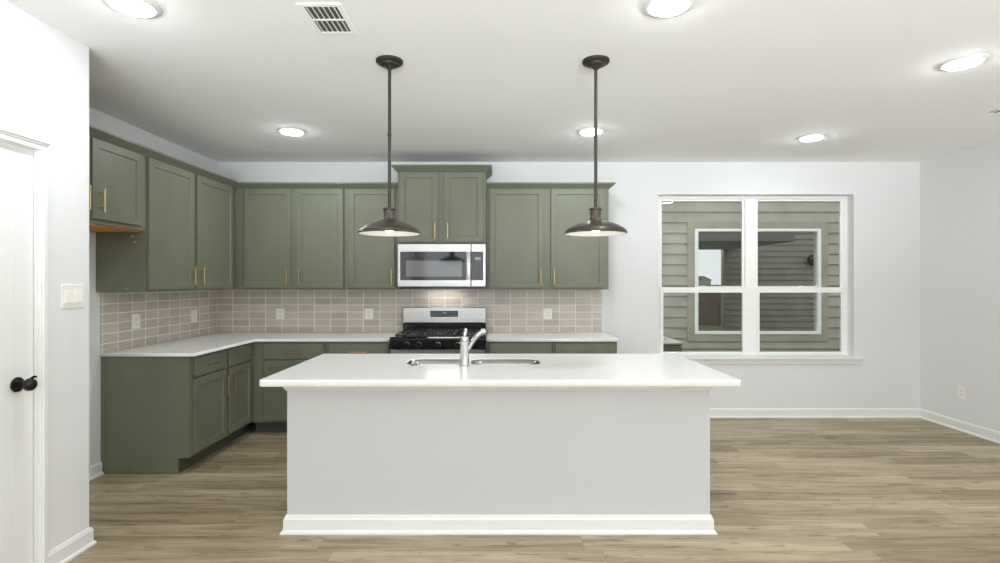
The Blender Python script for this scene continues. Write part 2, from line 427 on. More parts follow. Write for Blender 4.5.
# ------------------------------------------------------------------ window
wn = empty('window_1', ((WX0+WX1)/2, DB+.11, WZ0), kind='structure')
UY0, UY1 = DB+.10, DB+.148                            # unit depth range
XA, XB, XM0, XM1 = WX0, WX1, X(745, UY0), X(756, UY0)
bm = B()
fw = .045
ZT = 2.392; ZB = WZ0+.004
box(bm, XA, XA+fw, UY0, UY1, ZB, ZT, .003); box(bm, XB-fw, XB, UY0, UY1, ZB, ZT, .003)
box(bm, XA+fw, XB-fw, UY0, UY1, ZT-.04, ZT, .003); box(bm, XA+fw, XB-fw, UY0, UY1, ZB, ZB+.016, .003)
box(bm, XM0, XM1, UY0-.006, UY1, ZB+.016, ZT-.04, .003)
obj('window_frame', bm, 'vinyl', wn)
ZMt, ZMb = Z(287.3, UY0), Z(292.7, UY0)               # meeting rail
for (x0, x1) in ((XA+fw, XM0), (XM1, XB-fw)):
    ux0, ux1 = x0, x1
    # fixed upper sash
    bm = B(); st = .026
    z1 = ZT-.04; z0 = ZMb
    yy0, yy1 = UY0+.014, UY0+.036
    box(bm, ux0, ux0+st, yy0, yy1, z0, z1, .002); box(bm, ux1-st, ux1, yy0, yy1, z0, z1, .002)
    box(bm, ux0+st, ux1-st, yy0, yy1, z1-.016, z1, .002); box(bm, ux0+st, ux1-st, yy0, yy1, z0, z0+.03, .002)
    sa = obj('upper_sash', bm, 'vinyl', wn)
    bm = B(); box(bm, ux0+st, ux1-st, yy0+.012, yy0+.015, z0+.03, z1-.016); obj('pane', bm, 'glass', sa)
    # sliding lower sash, nearer the room
    bm = B(); st = .034; z1 = ZMt; z0 = ZB+.016; yy0, yy1 = UY0-.014, UY0+.012
    box(bm, ux0, ux0+st, yy0, yy1, z0, z1, .003); box(bm, ux1-st, ux1, yy0, yy1, z0, z1, .003)
    box(bm, ux0+st, ux1-st, yy0, yy1, z1-(ZMt-ZMb), z1, .003); box(bm, ux0+st, ux1-st, yy0, yy1, z0, z0+.024, .003)
    sb = obj('lower_sash', bm, 'vinyl', wn)
    bm = B(); box(bm, ux0+st, ux1-st, yy0+.012, yy0+.015, z0+.024, z1-(ZMt-ZMb)); obj('pane', bm, 'glass', sb)
    bm = B(); xc = (ux0+ux1)/2; box(bm, xc-.035, xc+.035, yy0+.001, yy0+.022, z1, z1+.012, .003); box(bm, xc-.012, xc+.028, yy0-.004, yy0+.01, z1+.008, z1+.018, .002)
    obj('sash_lock', bm, 'vinyl', sb, False)
bm = B()                                              # stool and apron
box(bm, WX0-.10, WX1+.08, DB-.045, DB, WZ0-.022, WZ0, .005, 2)
box(bm, WX0, WX1, DB-.001, UY0+.02, WZ0, WZ0+.004)
box(bm, WX0-.07, WX1+.05, DB-.014, DB, WZ0-.075, WZ0-.022, .003)
obj('window_sill', bm, 'trim', wn)

# ------------------------------------------------------------------ things outside
NH = 9.5
nb = empty('neighbouring_house', (4.6, NH+.1, -.35), 'olive grey lap sided house wall standing beyond the window', 'house')
NX0, NX1, NZ0, NZ1 = X(694, NH), X(819.8, NH), Z(334, NH), Z(228.9, NH)
TW = .13
def lap(bm, T, u0, u1, z0, z1, expo=.188, holes=None, ph=0.0):
    """lapped boards on plane T with one optional hole"""
    z = z0+ph
    while z < z1:
        zz = min(z+expo, z1)
        segs = [(u0, u1)]
        if holes:
            a, b, c, e = holes
            if zz > c+1e-4 and z < e-1e-4: segs = [(u0, a), (b, u1)]
        for s0, s1 in segs:
            q = [bm.verts.new(T(s0, .034, z)), bm.verts.new(T(s1, .034, z)), bm.verts.new(T(s1, .002, zz)), bm.verts.new(T(s0, .002, zz))]
            bm.faces.new(q)
            q2 = [bm.verts.new(T(s0, 0, z)), bm.verts.new(T(s1, 0, z)), bm.verts.new(T(s1, .034, z)), bm.verts.new(T(s0, .034, z))]
            bm.faces.new(q2)
            q3 = [bm.verts.new(T(s0, 0, zz)), bm.verts.new(T(s1, 0, zz)), bm.verts.new(T(s1, 0, z)), bm.verts.new(T(s0, 0, z))]
            bm.faces.new(q3)
        z = zz
Tn = fr('B', NH)
bm = B()
hx0, hx1, hz0, hz1 = NX0-.02, NX1+.02, NZ0-.02, NZ1+.02
# phase so a lap shadow falls at y=253.9
zref = Z(253.9, NH); n = math.floor((zref+.35)/.188); zstart = zref-n*.188
cuts = [zstart-.188]
lap(bm, Tn, -3, 12, zstart-.188, 4.6, .188, None)
# remove boards over the opening: rebuild as four regions instead
bm.free(); bm = B()
def lap_region(u0, u1, za, zb):
    k = math.floor((za-zstart)/.188); z = zstart+k*.188
    while z < zb-1e-4:
        a = max(z, za); b = min(z+.188, zb)
        oa = .026-.024*(a-z)/.188; ob = .026-.024*(b-z)/.188
        bm.faces.new([bm.verts.new(Tn(u0, oa, a)), bm.verts.new(Tn(u1, oa, a)), bm.verts.new(Tn(u1, ob, b)), bm.verts.new(Tn(u0, ob, b))])
        if a == z: bm.faces.new([bm.verts.new(Tn(u0, 0, a)), bm.verts.new(Tn(u1, 0, a)), bm.verts.new(Tn(u1, oa, a)), bm.verts.new(Tn(u0, oa, a))])
        z += .188
lap_region(-3, hx0, -.35, 4.6); lap_region(hx1, 12, -.35, 4.6)
lap_region(hx0, hx1, -.35, hz0); lap_region(hx0, hx1, hz1, 4.6)
box(bm, -3, hx0, NH+.001, NH+.15, -.35, 4.6); box(bm, hx1, 12, NH+.001, NH+.15, -.35, 4.6)
box(bm, hx0, hx1, NH+.001, NH+.15, -.35, hz0); box(bm, hx0, hx1, NH+.001, NH+.15, hz1, 4.6)
obj('siding_wall', bm, 'siding', nb)
bm = B()
for a in ((NX0-TW, NX0, NZ0-TW, NZ1+TW), (NX1, NX1+TW, NZ0-TW, NZ1+TW), (NX0, NX1, NZ1, NZ1+TW), (NX0, NX1, NZ0-TW, NZ0)):
    fbox(bm, Tn, a[0], a[1], .0, .034, a[2], a[3], .002)
obj('window_trim', bm, 'siding_trim', nb)
bm = B(); f_ = .062; xm = X(750, NH)
fbox(bm, Tn, NX0, NX0+f_, -.05, .046, NZ0, NZ1, .003); fbox(bm, Tn, NX1-f_, NX1, -.05, .046, NZ0, NZ1, .003)
fbox(bm, Tn, NX0, NX1, -.05, .045, NZ1-f_*.8, NZ1, .003); fbox(bm, Tn, NX0, NX1, -.05, .045, NZ0, NZ0+f_*.8, .003)
fbox(bm, Tn, xm-.06, xm+.06, -.05, .044, NZ0, NZ1, .003)
fbox(bm, Tn, NX0, NX1, -.05, .03, Z(291, NH), Z(286, NH), .003)
wf = obj('window', bm, 'vinyl', nb)
for a, b in ((NX0+f_, xm-.06), (xm+.06, NX1-f_)):
    bm = B(); fbox(bm, Tn, a, b, -.022, -.018, NZ0+f_*.8, NZ1-f_*.8); obj('pane', bm, 'coated', wf)
bm = B()                                              # room behind the panes
x0, x1, y0, y1, z0, z1 = hx0-.6, hx1+.6, NH+.151, NH+2.6, -.1, 2.9
q = lambda *p: bm.faces.new([bm.verts.new(v) for v in p])
q((x0, y1, z0), (x1, y1, z0), (x1, y1, z1), (x0, y1, z1)); q((x0, y0, z0), (x0, y1, z0), (x0, y1, z1), (x0, y0, z1))
q((x1, y0, z0), (x1, y1, z0), (x1, y1, z1), (x1, y0, z1)); q((x0, y0, z0), (x1, y0, z0), (x1, y1, z0), (x0, y1, z0)); q((x0, y0, z1), (x1, y0, z1), (x1, y1, z1), (x0, y1, z1))
obj('room_interior', bm, 'room_dark', nb)
bm = B(); box(bm, -400, 400, -400, 60, -.6, -.35); 
g = struct('trim_2', bm, 'grass'); g.name = 'ground'; g['kind'] = 'structure'

ac = empty('air_conditioner', (2.45, 8.75, -.35), 'grey air conditioning condenser with pale top outside the window', 'air conditioner')
ax0, ax1, ay0, ay1, az = 2.0, 2.895, 8.3, 9.2, .525
bm = B()
box(bm, ax0+.03, ax1-.03, ay0+.03, ay1-.03, -.35, az-.05)
for k in range(22):
    z = -.30+k*.036; box(bm, ax0+.012, ax1-.012, ay0+.012, ay1-.012, z, z+.02, .004)
for a in (ax0, ax1-.05):
    for b in (ay0, ay1-.05): box(bm, a, a+.05, b, b+.05, -.35, az-.04, .006)
obj('louvred_body', bm, 'ac_body', ac)
bm = B(); box(bm, ax0-.01, ax1+.01, ay0-.01, ay1+.01, az-.045, az-.008, .012, 2)
for k in range(1, 9): lathe(bm, [(k*.04, 0), (k*.04+.006, .006), (k*.04+.012, 0)], ((ax0+ax1)/2, (ay0+ay1)/2, az-.008), 'Z', 32)
obj('top_grille', bm, 'ac_top', ac)

# patio wing of this house, seen mirrored in the neighbour's window
pw = empty('patio_wing', (9.5, 2.1, -.35), 'olive sided patio wing mirrored in the neighbouring window', 'house')
Tw = lambda u, o, z: Vector((u, 2.0+o, z))
bm = B(); lap(bm, Tw, 7.27, 13, -.35, 4.2); box(bm, 7.27, 13, 1.8, 1.999, -.35, 4.2); obj('siding_wall', bm, 'siding', pw)
bm = B(); box(bm, 4.75, 7.6, 2.02, 5.5, 2.5, 2.85, .01); obj('patio_roof', bm, 'soffit', pw)
bm = B(); lathe(bm, [(0, 0), (.05, 0), (.05, .02), (.03, .04), (.1, .06), (.16, .09), (.17, .13), (.14, .2), (.0, .22)], (10.05, 2.016, 2.17), 'Y', 24); obj('wall_lamp', bm, 'bronze_dark', pw, True)
fn = empty('wooden_fence', (9.3, -3.0, -.35), 'brown board fence mirrored low in the neighbouring window', 'fence')
bm = B()
for k in range(62): box(bm, 4.85+k*.145, 4.85+k*.145+.138, -3.01, -2.99, -.33, 1.33+.012*(k % 2), .003)
obj('board_panel', bm, 'fence', fn)
for k in range(5):
    bm = B(); box(bm, 4.9+k*2.1, 5.0+k*2.1, -3.12, -3.02, -.35, 1.36, .005); obj('post', bm, 'fence', fn)
for k, (xc, wd, zz) in enumerate(((119.5, 7, 5.4), (128.5, 9.5, 5.2))):
    hh = empty('far_house', (xc, -300-k*12, -.35), ('grey gabled house mirrored at left edge of the neighbouring window pane', 'grey gabled house mirrored beside the sided wing in the pane')[k], 'house')
    bm = B(); ze = 3.0
    box(bm, xc-wd/2, xc+wd/2, -305-k*12, -300-k*12, -.35, ze)
    q(*[(xc-wd/2, -300-k*12, ze), (xc+wd/2, -300-k*12, ze), (xc, -300-k*12, zz-.1)]); obj('wall', bm, 'siding', hh)
    bm = B()
    for s in (-1, 1):
        a = Vector((xc+s*(wd/2+.5), 0, ze-.3)); b_ = Vector((xc, 0, zz))
        vs = [bm.verts.new((p.x, y, p.z+dz)) for dz in (0, .3) for (p, y) in ((a, -299.5-k*12), (b_, -299.5-k*12), (b_, -306-k*12), (a, -306-k*12))]
        for f in ((0, 1, 2, 3), (4, 5, 6, 7), (0, 1, 5, 4), (2, 3, 7, 6), (0, 3, 7, 4), (1, 2, 6, 5)): bm.faces.new([vs[i] for i in f])
    obj('roof', bm, 'roof', hh)

# ------------------------------------------------------------------ cabinets
ST = .055
def cabinet(name, kind, face, u0, u1, depth, z0, z1, fronts, label, group, cat='cabinet', toe=0.0, underside=None, end=None, leftdoor=None):
    """face = carcass face plane; fronts: (type, u0, u1, z0, z1, handle) ; handle=(u, z, L, vertical)"""
    T = fr(kind, face)
    c = T((u0+u1)/2, -depth/2, z0 if not toe else 0)
    r = empty(name, c, label, cat, group)
    bm = B()
    fbox(bm, T, u0, u1, -depth, 0, z0 if not toe else toe, z1, .0015)
    obj('cabinet_box', bm, 'green', r)
    if toe:
        bm = B(); fbox(bm, T, u0, u1+(.088 if kind == 'L' else 0), -depth, -.085, 0, toe-.0005); obj('toe_kick', bm, 'toe', r)
    for ty, a, b, c0, c1, h in fronts:
        bm = B()
        if ty == 'door': shaker(bm, (lambda u, o_, z: T(u, o_+.003, z)), a, b, c0, c1, .019, ST)
        else: fbox(bm, T, a, b, .003, .022, c0, c1, .003, 2)
        o = obj(ty, bm, 'green', r)
        if h: bar_handle(T, h[0], h[1], h[2], h[3], .0205, o)
    return r, T
UB, UT = 1.378, 2.385
DZ0, DZ1 = 1.395, 2.383
FU = 5.32                      # face of the back uppers (door fronts at 5.30)
FX = -2.625                    # face of the side uppers
G = DB-FU; GL = FX-XL
hz = 1.448+.07; HL = .155      # handle centre height
HZ = Z(276.6, 5.28)
gU = 'olive upper cabinets with brass bar pulls'
e = .0015
r, Tl = cabinet('upper_cabinet', 'L', FX, 2.935, 3.952, GL-e, 1.832, UT, [
    ('door', 2.965, 3.388, 1.862, DZ1, (3.345, 1.985, .155, True)),
    ('door', 3.41, 3.885, 1.862, DZ1, (3.47, 1.985, .155, True))],
    'short olive upper cabinet next to the white pantry wall with raw wood underside', gU)
bm = B(); box(bm, XL+.004, FX-.022, 2.94, 3.948, 1.822, 1.8315); o = obj('underside_panel', bm, 'wood', r); o['label'] = 'orange raw plywood underside'
r, _ = cabinet('upper_cabinet', 'L', FX, 3.955, 5.26, GL-e, UB, UT, [
    ('door', 3.965, 4.552, DZ0, DZ1, (4.515, HZ, HL, True)),
    ('door', 4.604, 5.228, DZ0, DZ1, (4.65, HZ, HL, True))],
    'tall olive two door upper cabinet on the left side wall', gU)
Te = fr('B', 3.955)                                   # small clear clips on the end panel
for px, py in ((134.4, 241.4), (127, 288), (132, 236)):
    x, z = X(px, 3.95), Z(py, 3.95); bm = B()
    fbox(bm, Te, x-.010, x+.008, 0, .008, z-.010, z+.004, .003, 2); o = obj('shelf_clip', bm, 'clip', r); o['label'] = 'small clear plastic clip'
# corner box and the back run
r, _ = cabinet('upper_cabinet', 'B', FU, XL+e, -1.536, G-e, UB, UT, [
    ('door', X(244, 5.3), X(290.8, 5.3), DZ0, DZ1, (X(286.2, 5.27), HZ, HL, True)),
    ('door', X(296.1, 5.3), X(343.0, 5.3), DZ0, DZ1, (X(298.8, 5.27), HZ, HL, True))],
    'olive two door upper cabinet on the back wall reaching into the left corner', gU)
r, _ = cabinet('upper_cabinet', 'B', FU, -1.533, -.993, G-e, UB, UT, [
    ('door', X(348.6, 5.3), X(394.8, 5.3), DZ0, DZ1, (X(391.6, 5.27), HZ, HL, True))],
    'narrow single door olive upper cabinet just left of the microwave', gU)
FM = 5.27
r, _ = cabinet('upper_cabinet', 'B', FM, -.990, -.114, DB-FM-e, 1.83, 2.551, [
    ('door', X(399.2, 5.25), X(437.9, 5.25), 1.848, 2.542, (X(434.8, 5.22), Z(230.5, 5.22), .155, True)),
    ('door', X(444, 5.25), X(483.3, 5.25), 1.848, 2.542, (X(447.6, 5.22), Z(230.5, 5.22), .155, True))],
    'raised olive two door cabinet directly above the microwave', gU)
r, _ = cabinet('upper_cabinet', 'B', FU, -.111, 1.115, G-e, UB, UT, [
    ('door', X(489.5, 5.3), X(543.8, 5.3), DZ0, DZ1, (X(542.3, 5.27)-.015, HZ, HL, True)),
    ('door', X(551, 5.3), X(605, 5.3), DZ0, DZ1, (X(554.3, 5.27), HZ, HL, True))],
    'wide olive two door upper cabinet right of the microwave', gU)
CP = lambda z: [(0, z), (.008, z), (.012, z+.008), (.020, z+.014), (.046, z+.036), (.052, z+.038), (.058, z+.044), (.058, z+.056), (0, z+.056)]
bm = B(); sweep(bm, [(FX, 2.935), (FX, FU), (-.996, FU)], CP(2.386), -1)
box(bm, FX-.03, FX, 2.935, FU, 2.388, 2.436); box(bm, FX-.03, -.996, FU, FU+.03, 2.388, 2.436)
tag(obj('crown_moulding', bm, 'green'), 'long olive crown moulding along the left and rear upper cabinets', 'moulding')
bm = B(); sweep(bm, [(-.990, DB-.01), (-.990, FM), (-.114, FM), (-.114, DB-.01)], CP(2.552), 1 if False else -1)
box(bm, -.990, -.114, FM, FM+.03, 2.5525, 2.60)
tag(obj('crown_moulding', bm, 'green'), 'short raised crown moulding on the cabinet above the microwave', 'moulding')
bm = B(); sweep(bm, [(-.108, FU), (1.115, FU), (1.115, DB-.002)], CP(2.386), -1)
box(bm, -.108, 1.115, FU, FU+.03, 2.388, 2.436)
tag(obj('crown_moulding', bm, 'green'), 'olive crown moulding on the upper cabinet right of the microwave', 'moulding')

# base cabinets
CT = .887; TOE = .118
FBX = -2.335; FBD = 5.03
gB = 'olive base cabinets with a drawer over a door'
def dfront(a, b, side, vert_u, hz=.792):
    return [('drawer', a, b,   .724, .872, ((a+b)/2, hz, .165, False)),
            ('door', a, b, .140, .709, (vert_u, .575, .16, True))]
r, _ = cabinet('base_cabinet', 'L', FBX, 4.03, 5.026, FBX-XL-e, 0, CT,
    dfront(4.062, 4.53, 0, 4.49)+dfront(4.574, 4.99, 0, 4.62),
    'olive base cabinet on the left wall with its flat end panel facing out', gB, toe=TOE)
bm = B(); box(bm, XL+.001, FBX-.086, 4.012, 4.0295, 0, CT); box(bm, FBX-.086, FBX, 4.012, 4.0295, TOE, CT); box(bm, XL+.001, FBX-.086, 4.006, 4.012, 0, .012, .003)
box(bm, XL+.001, XL+.03, 4.004, 4.012, .012, CT, .002)
obj('end_panel', bm, 'green', r)
a0, a1 = X(263.6, 5.01), X(323.4, 5.01)
r, _ = cabinet('base_cabinet', 'B', FBD, FBX+.0015, -1.690+.055, DB-FBD-e, 0, CT, dfront(a0, a1, 0, a1-.04),
    'olive base cabinet in the back left corner beside the side run', gB, toe=TOE)
a0, a1 = X(328.6, 5.01), X(388.6, 5.01)
r, _ = cabinet('base_cabinet', 'B', FBD, -1.632, -1.006, DB-FBD-e, 0, CT, dfront(a0, a1, 0, a1-.04),
    'olive base cabinet just left of the range mostly hidden by the island', gB, toe=TOE)
a0, a1 = X(489.5, 5.01), X(551.6, 5.01)
r, _ = cabinet('base_cabinet', 'B', FBD, -.108, .520, DB-FBD-e, 0, CT, dfront(a0, a1, 0, a1-.04, .772),
    'olive base cabinet just right of the range mostly hidden by the island', gB, toe=TOE)
a0, a1 = X(555.3, 5.01), X(615, 5.01)
r, _ = cabinet('base_cabinet', 'B', FBD, .5225, 1.134, DB-FBD-e, 0, CT, dfront(a0, a1, 0, a0+.04, .772),
    'last olive base cabinet at the right end of the back counter', gB, toe=TOE)

# counters
cz0, cz1 = .8885, .914
o = slab('countertop', [[(XL+.002, 3.995), (-2.287, 3.995), (-2.287, 5.0), (-1.008, 5.0), (-1.008, DB-.002), (XL+.002, DB-.002)]], cz0, cz1, .003, 'quartz')
tag(o, 'white quartz L shaped countertop running along the left and back walls', 'countertop')
o = slab('countertop', [[(-.107, 5.0), (1.153, 5.0), (1.153, DB-.002), (-.107, DB-.002)]], cz0, cz1, .003, 'quartz')
tag(o, 'white quartz countertop to the right of the range', 'countertop')
# tiles
bm = B(); box(bm, XL+.010, 1.115, DB-.009, DB-.0005, .9145, 1.377)
tag(obj('tile_backsplash', bm, 'tile_back'), 'taupe stacked tile backsplash on the back wall behind the range', 'backsplash')
bm = B(); box(bm, XL+.0005, XL+.009, 4.0, DB-.0095, .9145, 1.377)
tag(obj('tile_backsplash', bm, 'tile_left'), 'taupe stacked tile backsplash on the left side wall', 'backsplash')

# ------------------------------------------------------------------ outlets and switches
def plate(kind, face, u, z, label, w_=.076, h_=.12, style='outlet', cat='outlet', group='white wall outlets'):
    T = fr(kind, face); c = T(u, .0005, z)
    r = empty('light_switch' if style == 'switch2' else 'wall_outlet', c, label, cat, None if style == 'switch2' else group)
    bm = B(); fbox(bm, T, u-w_/2, u+w_/2, .0005, .006, z-h_/2, z+h_/2, .0025, 2); obj('cover_plate', bm, 'plate', r)
    if style == 'switch2':
        for s in (-1, 1):
            bm = B(); uc = u+s*w_*.22; ww = w_*.30
            a = [T(uc-ww/2, .006, z-.034), T(uc+ww/2, .006, z-.034), T(uc+ww/2, .006, z+.034), T(uc-ww/2, .006, z+.034)]
            b_ = [T(uc-ww/2, .013, z-.033), T(uc+ww/2, .013, z-.033), T(uc+ww/2, .0075, z+.033), T(uc-ww/2, .0075, z+.033)]
            va = [bm.verts.new(p) for p in a]; vb = [bm.verts.new(p) for p in b_]
            for k in range(4): bm.faces.new((va[k], va[(k+1) % 4], vb[(k+1) % 4], vb[k]))
            bm.faces.new(va); bm.faces.new(vb); obj('rocker', bm, 'plate', r)
    else:
        bm = B(); fbox(bm, T, u-w_*.24, u+w_*.24, .006, .0085, z-.034, z+.034, .002); o = obj('receptacle', bm, 'plate', r)
        for zz in (z-.019, z+.019):
            bm = B()
            for s in (-1, 1): fbox(bm, T, u+s*.008-.0015, u+s*.008+.0015, .0082, .0088, zz-.002, zz+.007)
            fbox(bm, T, u-.0025, u+.0025, .0082, .0088, zz-.011, zz-.007); obj('slot', bm, 'dark_slot', o)
tb = DB-.009; tl = XL+.009
ow, oh = .092, .118
for px, lab in ((280.5, 'white outlet on the back wall tiles nearest the left corner'), (369, 'white outlet on the back wall tiles left of the range'), (547.7, 'white outlet on the back wall tiles right of the range')):
    plate('B', tb, X(px, tb), Z(314, tb), lab, ow, oh)
plate('L', tl, 4.38, 1.126, 'white outlet on the side wall tiles nearer the open counter end', .105, .122)
plate('L', tl, 5.22, 1.118, 'white outlet on the side wall tiles nearer the back corner', .105, .12)
plate('R', XR, 5.17, .375, 'white outlet low on the bare right wall above the baseboard', .095, .115)
plate('L', XS, 2.803, Z(296, 2.803), 'white double rocker light switch on the wall beside the pantry door', .145, .125, 'switch2', 'switch')

# ------------------------------------------------------------------ microwave
mx0, mx1 = X(397.4, 5.2), X(485.9, 5.2); mz0, mz1 = Z(286.6, 5.2), 1.828
mw = empty('microwave', ((mx0+mx1)/2, 5.43, mz0-.02), 'stainless over the range microwave with black glass door', 'microwave')
Tm = fr('B', 5.24)
bm = B(); fbox(bm, Tm, mx0+.004, mx1-.004, -.43, 0, mz0-.006, mz1, .003); obj('casing', bm, 'steel', mw)
bm = B(); fbox(bm, Tm, mx0+.02, mx1-.02, -.42, .01, mz0-.022, mz0-.0065, .003); obj('vent_grille', bm, 'black', mw)
bm = B()
box(bm, -.74, -.38, 5.50, 5.56, mz0-.0235, mz0-.0222); o = obj('cooktop_light', bm, 'task', mw)
seam = X(471, 5.2)
zt, zb = Z(251.6, 5.2), Z(280.3, 5.2)
bm = B(); fbox(bm, Tm, mx0, seam-.0015, .0, .04, mz0, mz1, .005, 2); dr = obj('door', bm, 'steel', mw)
bm = B(); fbox(bm, Tm, X(400.2, 5.2), X(466.2, 5.2), .0395, .0415, zb, zt, .001); gl = obj('door_glass', bm, 'glassblack', dr); gl['label'] = 'black glass door panel'
bm = B(); fbox(bm, Tm, X(405.8, 5.2), X(462, 5.2), .0413, .0422, Z(276.6, 5.2), Z(260.6, 5.2), .0004); obj('viewing_window', bm, 'window_reflection', dr)
bm = B()
hx = X(468.6, 5.2)
fbox(bm, Tm, hx-.021, hx+.021, .05, .068, zb+.01, zt-.006, .006, 3)
for zz in (zb+.03, zt-.03): fbox(bm, Tm, hx-.012, hx+.012, .038, .052, zz-.012, zz+.012, .002)
obj('handle', bm, 'steel', dr, True)
bm = B(); fbox(bm, Tm, seam+.0015, mx1, .0, .04, mz0, mz1, .005, 2); obj('control_frame', bm, 'steel', mw)
bm = B(); fbox(bm, Tm, X(471.7, 5.2), X(483.2, 5.2), .0395, .0415, zb, zt, .001); cp = obj('control_panel', bm, 'glassblack', mw)
bm = B(); fbox(bm, Tm, X(474.8, 5.2), X(480.8, 5.2), .0413, .0422, Z(260, 5.2), Z(257.2, 5.2)); obj('display', bm, 'display', cp)
for i in range(5):
    for j in range(3):
        x = X(474.9+j*2.8, 5.2); z = Z(263.2+i*3.0, 5.2)
        bm = B(); fbox(bm, Tm, x-.0035, x+.0035, .0413, .0419, z-.0025, z+.0025); obj('button', bm, 'burner', cp)

# ------------------------------------------------------------------ range
rx0, rx1 = -1.000, -.1145
rg = empty('gas_range', ((rx0+rx1)/2, 5.3, 0), 'stainless gas range with black cooktop between the back counters', 'range')
bm = B(); box(bm, rx0+.002, rx1-.002, 5.0, 5.655, .03, .90, .003)
for x in (rx0+.06, rx1-.06):
    for y in (5.05, 5.6): lathe(bm, [(.018, 0), (.02, .005), (.012, .012), (.012, .032)], (x, y, 0), 'Z', 14)
obj('body', bm, 'steel', rg)
bm = B(); box(bm, rx0, rx1, 4.965, 5.60, .90, .922, .006, 2); obj('cooktop', bm, 'black', rg)
bm = B()                                             # black control fascia, sloped front
pf = [(4.965, .938), (4.935, .930), (4.925, .912), (4.925, .835), (4.965, .826), (4.999, .826), (4.999, .899), (4.9645, .899)]
sw = [[bm.verts.new((x, y, z)) for y, z in pf] for x in (rx0-.004, rx1+.004)]
for k in range(len(pf)): bm.faces.new((sw[0][k], sw[0][(k+1) % len(pf)], sw[1][(k+1) % len(pf)], sw[1][k]))
bm.faces.new(sw[0]); bm.faces.new(sw[1])
fa = obj('control_fascia', bm, 'black', rg)
for px in (407, 418.8, 438, 457.6, 469.5):
    bm = B(); x = X(px, 4.92)
    lathe(bm, [(0, 0), (.022, 0), (.022, -.006), (.018, -.010), (.017, -.026), (.015, -.030), (0, -.030)], (x, 4.924, .872), 'Y', 20)
    box(bm, x-.004, x+.004, 4.884, 4.9, .856, .888, .001)
    o = obj('knob', bm, ['black'], fa, True)
    bm = B(); lathe(bm, [(.0222, 0), (.0236, 0), (.0236, -.003), (.0222, -.004)], (x, 4.924, .872), 'Y', 24); obj('knob_ring', bm, 'steel', o, True)
bm = B(); box(bm, rx0, rx1, 4.955, 4.998, .22, .822, .006, 2); od = obj('oven_door', bm, 'steel', rg)
bm = B(); box(bm, rx0+.12, rx1-.12, 4.951, 4.956, .36, .66, .002); obj('oven_window', bm, 'glassblack', od)
bm = B(); tube(bm, [(rx0+.05, 4.90, .765), (rx1-.05, 4.90, .765)], .013, 14)
for x in (rx0+.08, rx1-.08): tube(bm, [(x, 4.90, .765), (x, 4.956, .765)], .01, 10)
obj('handle', bm, 'steel', od, True)
bm = B(); box(bm, rx0, rx1, 4.958, 4.998, .05, .212, .005, 2); obj('drawer', bm, 'steel', rg)
bg0, bg1 = X(402.9, 5.6), X(485.9, 5.6)
bm = B(); box(bm, bg0, bg1, 5.602, 5.66, .90, 1.019, .004); obj('backguard_base', bm, 'black', rg)
bm = B(); box(bm, bg0-.001, bg1+.001, 5.59, 5.67, 1.0195, 1.185, .008, 3); bk = obj('backguard', bm, 'steel', rg)
bm = B(); box(bm, X(430.2, 5.59), X(458.2, 5.59), 5.588, 5.592, Z(317, 5.59), Z(310.7, 5.59), .0008); dp = obj('clock_panel', bm, 'glassblack', bk)
bm = B(); box(bm, X(442.5, 5.59), X(446.5, 5.59), 5.5868, 5.5882, Z(313.2, 5.59), Z(311.9, 5.59)); obj('clock_digits', bm, 'display', dp)
for i in range(2):
    for j in range(8):
        x = X(431.5+j*1.35+(j > 3)*14.5, 5.59); z = Z(312.4+i*2.8, 5.59); bm = B(); box(bm, x-.003, x+.003, 5.5868, 5.5882, z-.002, z+.002); obj('button', bm, 'burner', dp)
# burners and grates
gw = (rx1-rx0-.06)/3
for gi in range(3):
    x0 = rx0+.03+gi*gw+.006; x1 = x0+gw-.012; y0, y1 = 5.0, 5.565; zt_ = .957; t_ = .007
    bm = B()
    for (a, b) in (((x0, y0), (x1, y0)), ((x0, y1), (x1, y1)), ((x0, (y0+y1)/2), (x1, (y0+y1)/2))):
        box(bm, a[0], b[0], a[1]-t_, a[1]+t_, zt_-.014, zt_, .003)
    nb_ = 4 if gi != 1 else 7
    for k in range(nb_+1):
        x = x0+(x1-x0)*k/nb_; box(bm, x-t_*.8, x+t_*.8, y0, y1, zt_-.012, zt_+.001, .003)
    for x in (x0+.01, x1-.01):
        for y in (y0+.01, y1-.01): box(bm, x-.008, x+.008, y-.008, y+.008, .922, zt_-.01, .002)
    obj('grate', bm, 'iron', rg)
    for yy in ((5.14, 5.43) if gi != 1 else (5.28,)):
        bm = B(); c_ = ((x0+x1)/2, yy, .922)
        lathe(bm, [(0, 0), (.055, 0), (.055, .008), (.045, .012), (.04, .012), (.04, .02), (.034, .024), (0, .024)], c_, 'Z', 24); obj('burner', bm, 'burner', rg, True)

# ------------------------------------------------------------------ island
ix0, ix1, iy0, iy1 = -1.220, 1.232, 3.072, 3.94
isl = empty('kitchen_island', ((ix0+ix1)/2, (iy0+iy1)/2, 0), 'large white kitchen island with plain panelled front on the plank floor', 'kitchen island')
bm = B(); t_ = .02
box(bm, ix0, ix1, iy0, iy0+t_, 0, .873, .002); box(bm, ix0, ix0+t_, iy0+t_+.0005, iy1, 0, .873, .002); box(bm, ix1-t_, ix1, iy0+t_+.0005, iy1, 0, .873, .002)
box(bm, ix0+t_, ix1-t_, iy1-t_, iy1, .1, .873); box(bm, ix0+t_, ix1-t_, iy0+t_+.0005, iy1-t_, .08, .1); box(bm, ix0+t_, ix1-t_, iy1-.09, iy1-.075, 0, .1)
obj('island_body', bm, 'island', isl)
bm = B()
IP = [(0, 0), (.03, 0), (.03, .008), (.024, .016), (.017, .02), (.016, .078), (.012, .086), (.008, .1), (0, .102)]
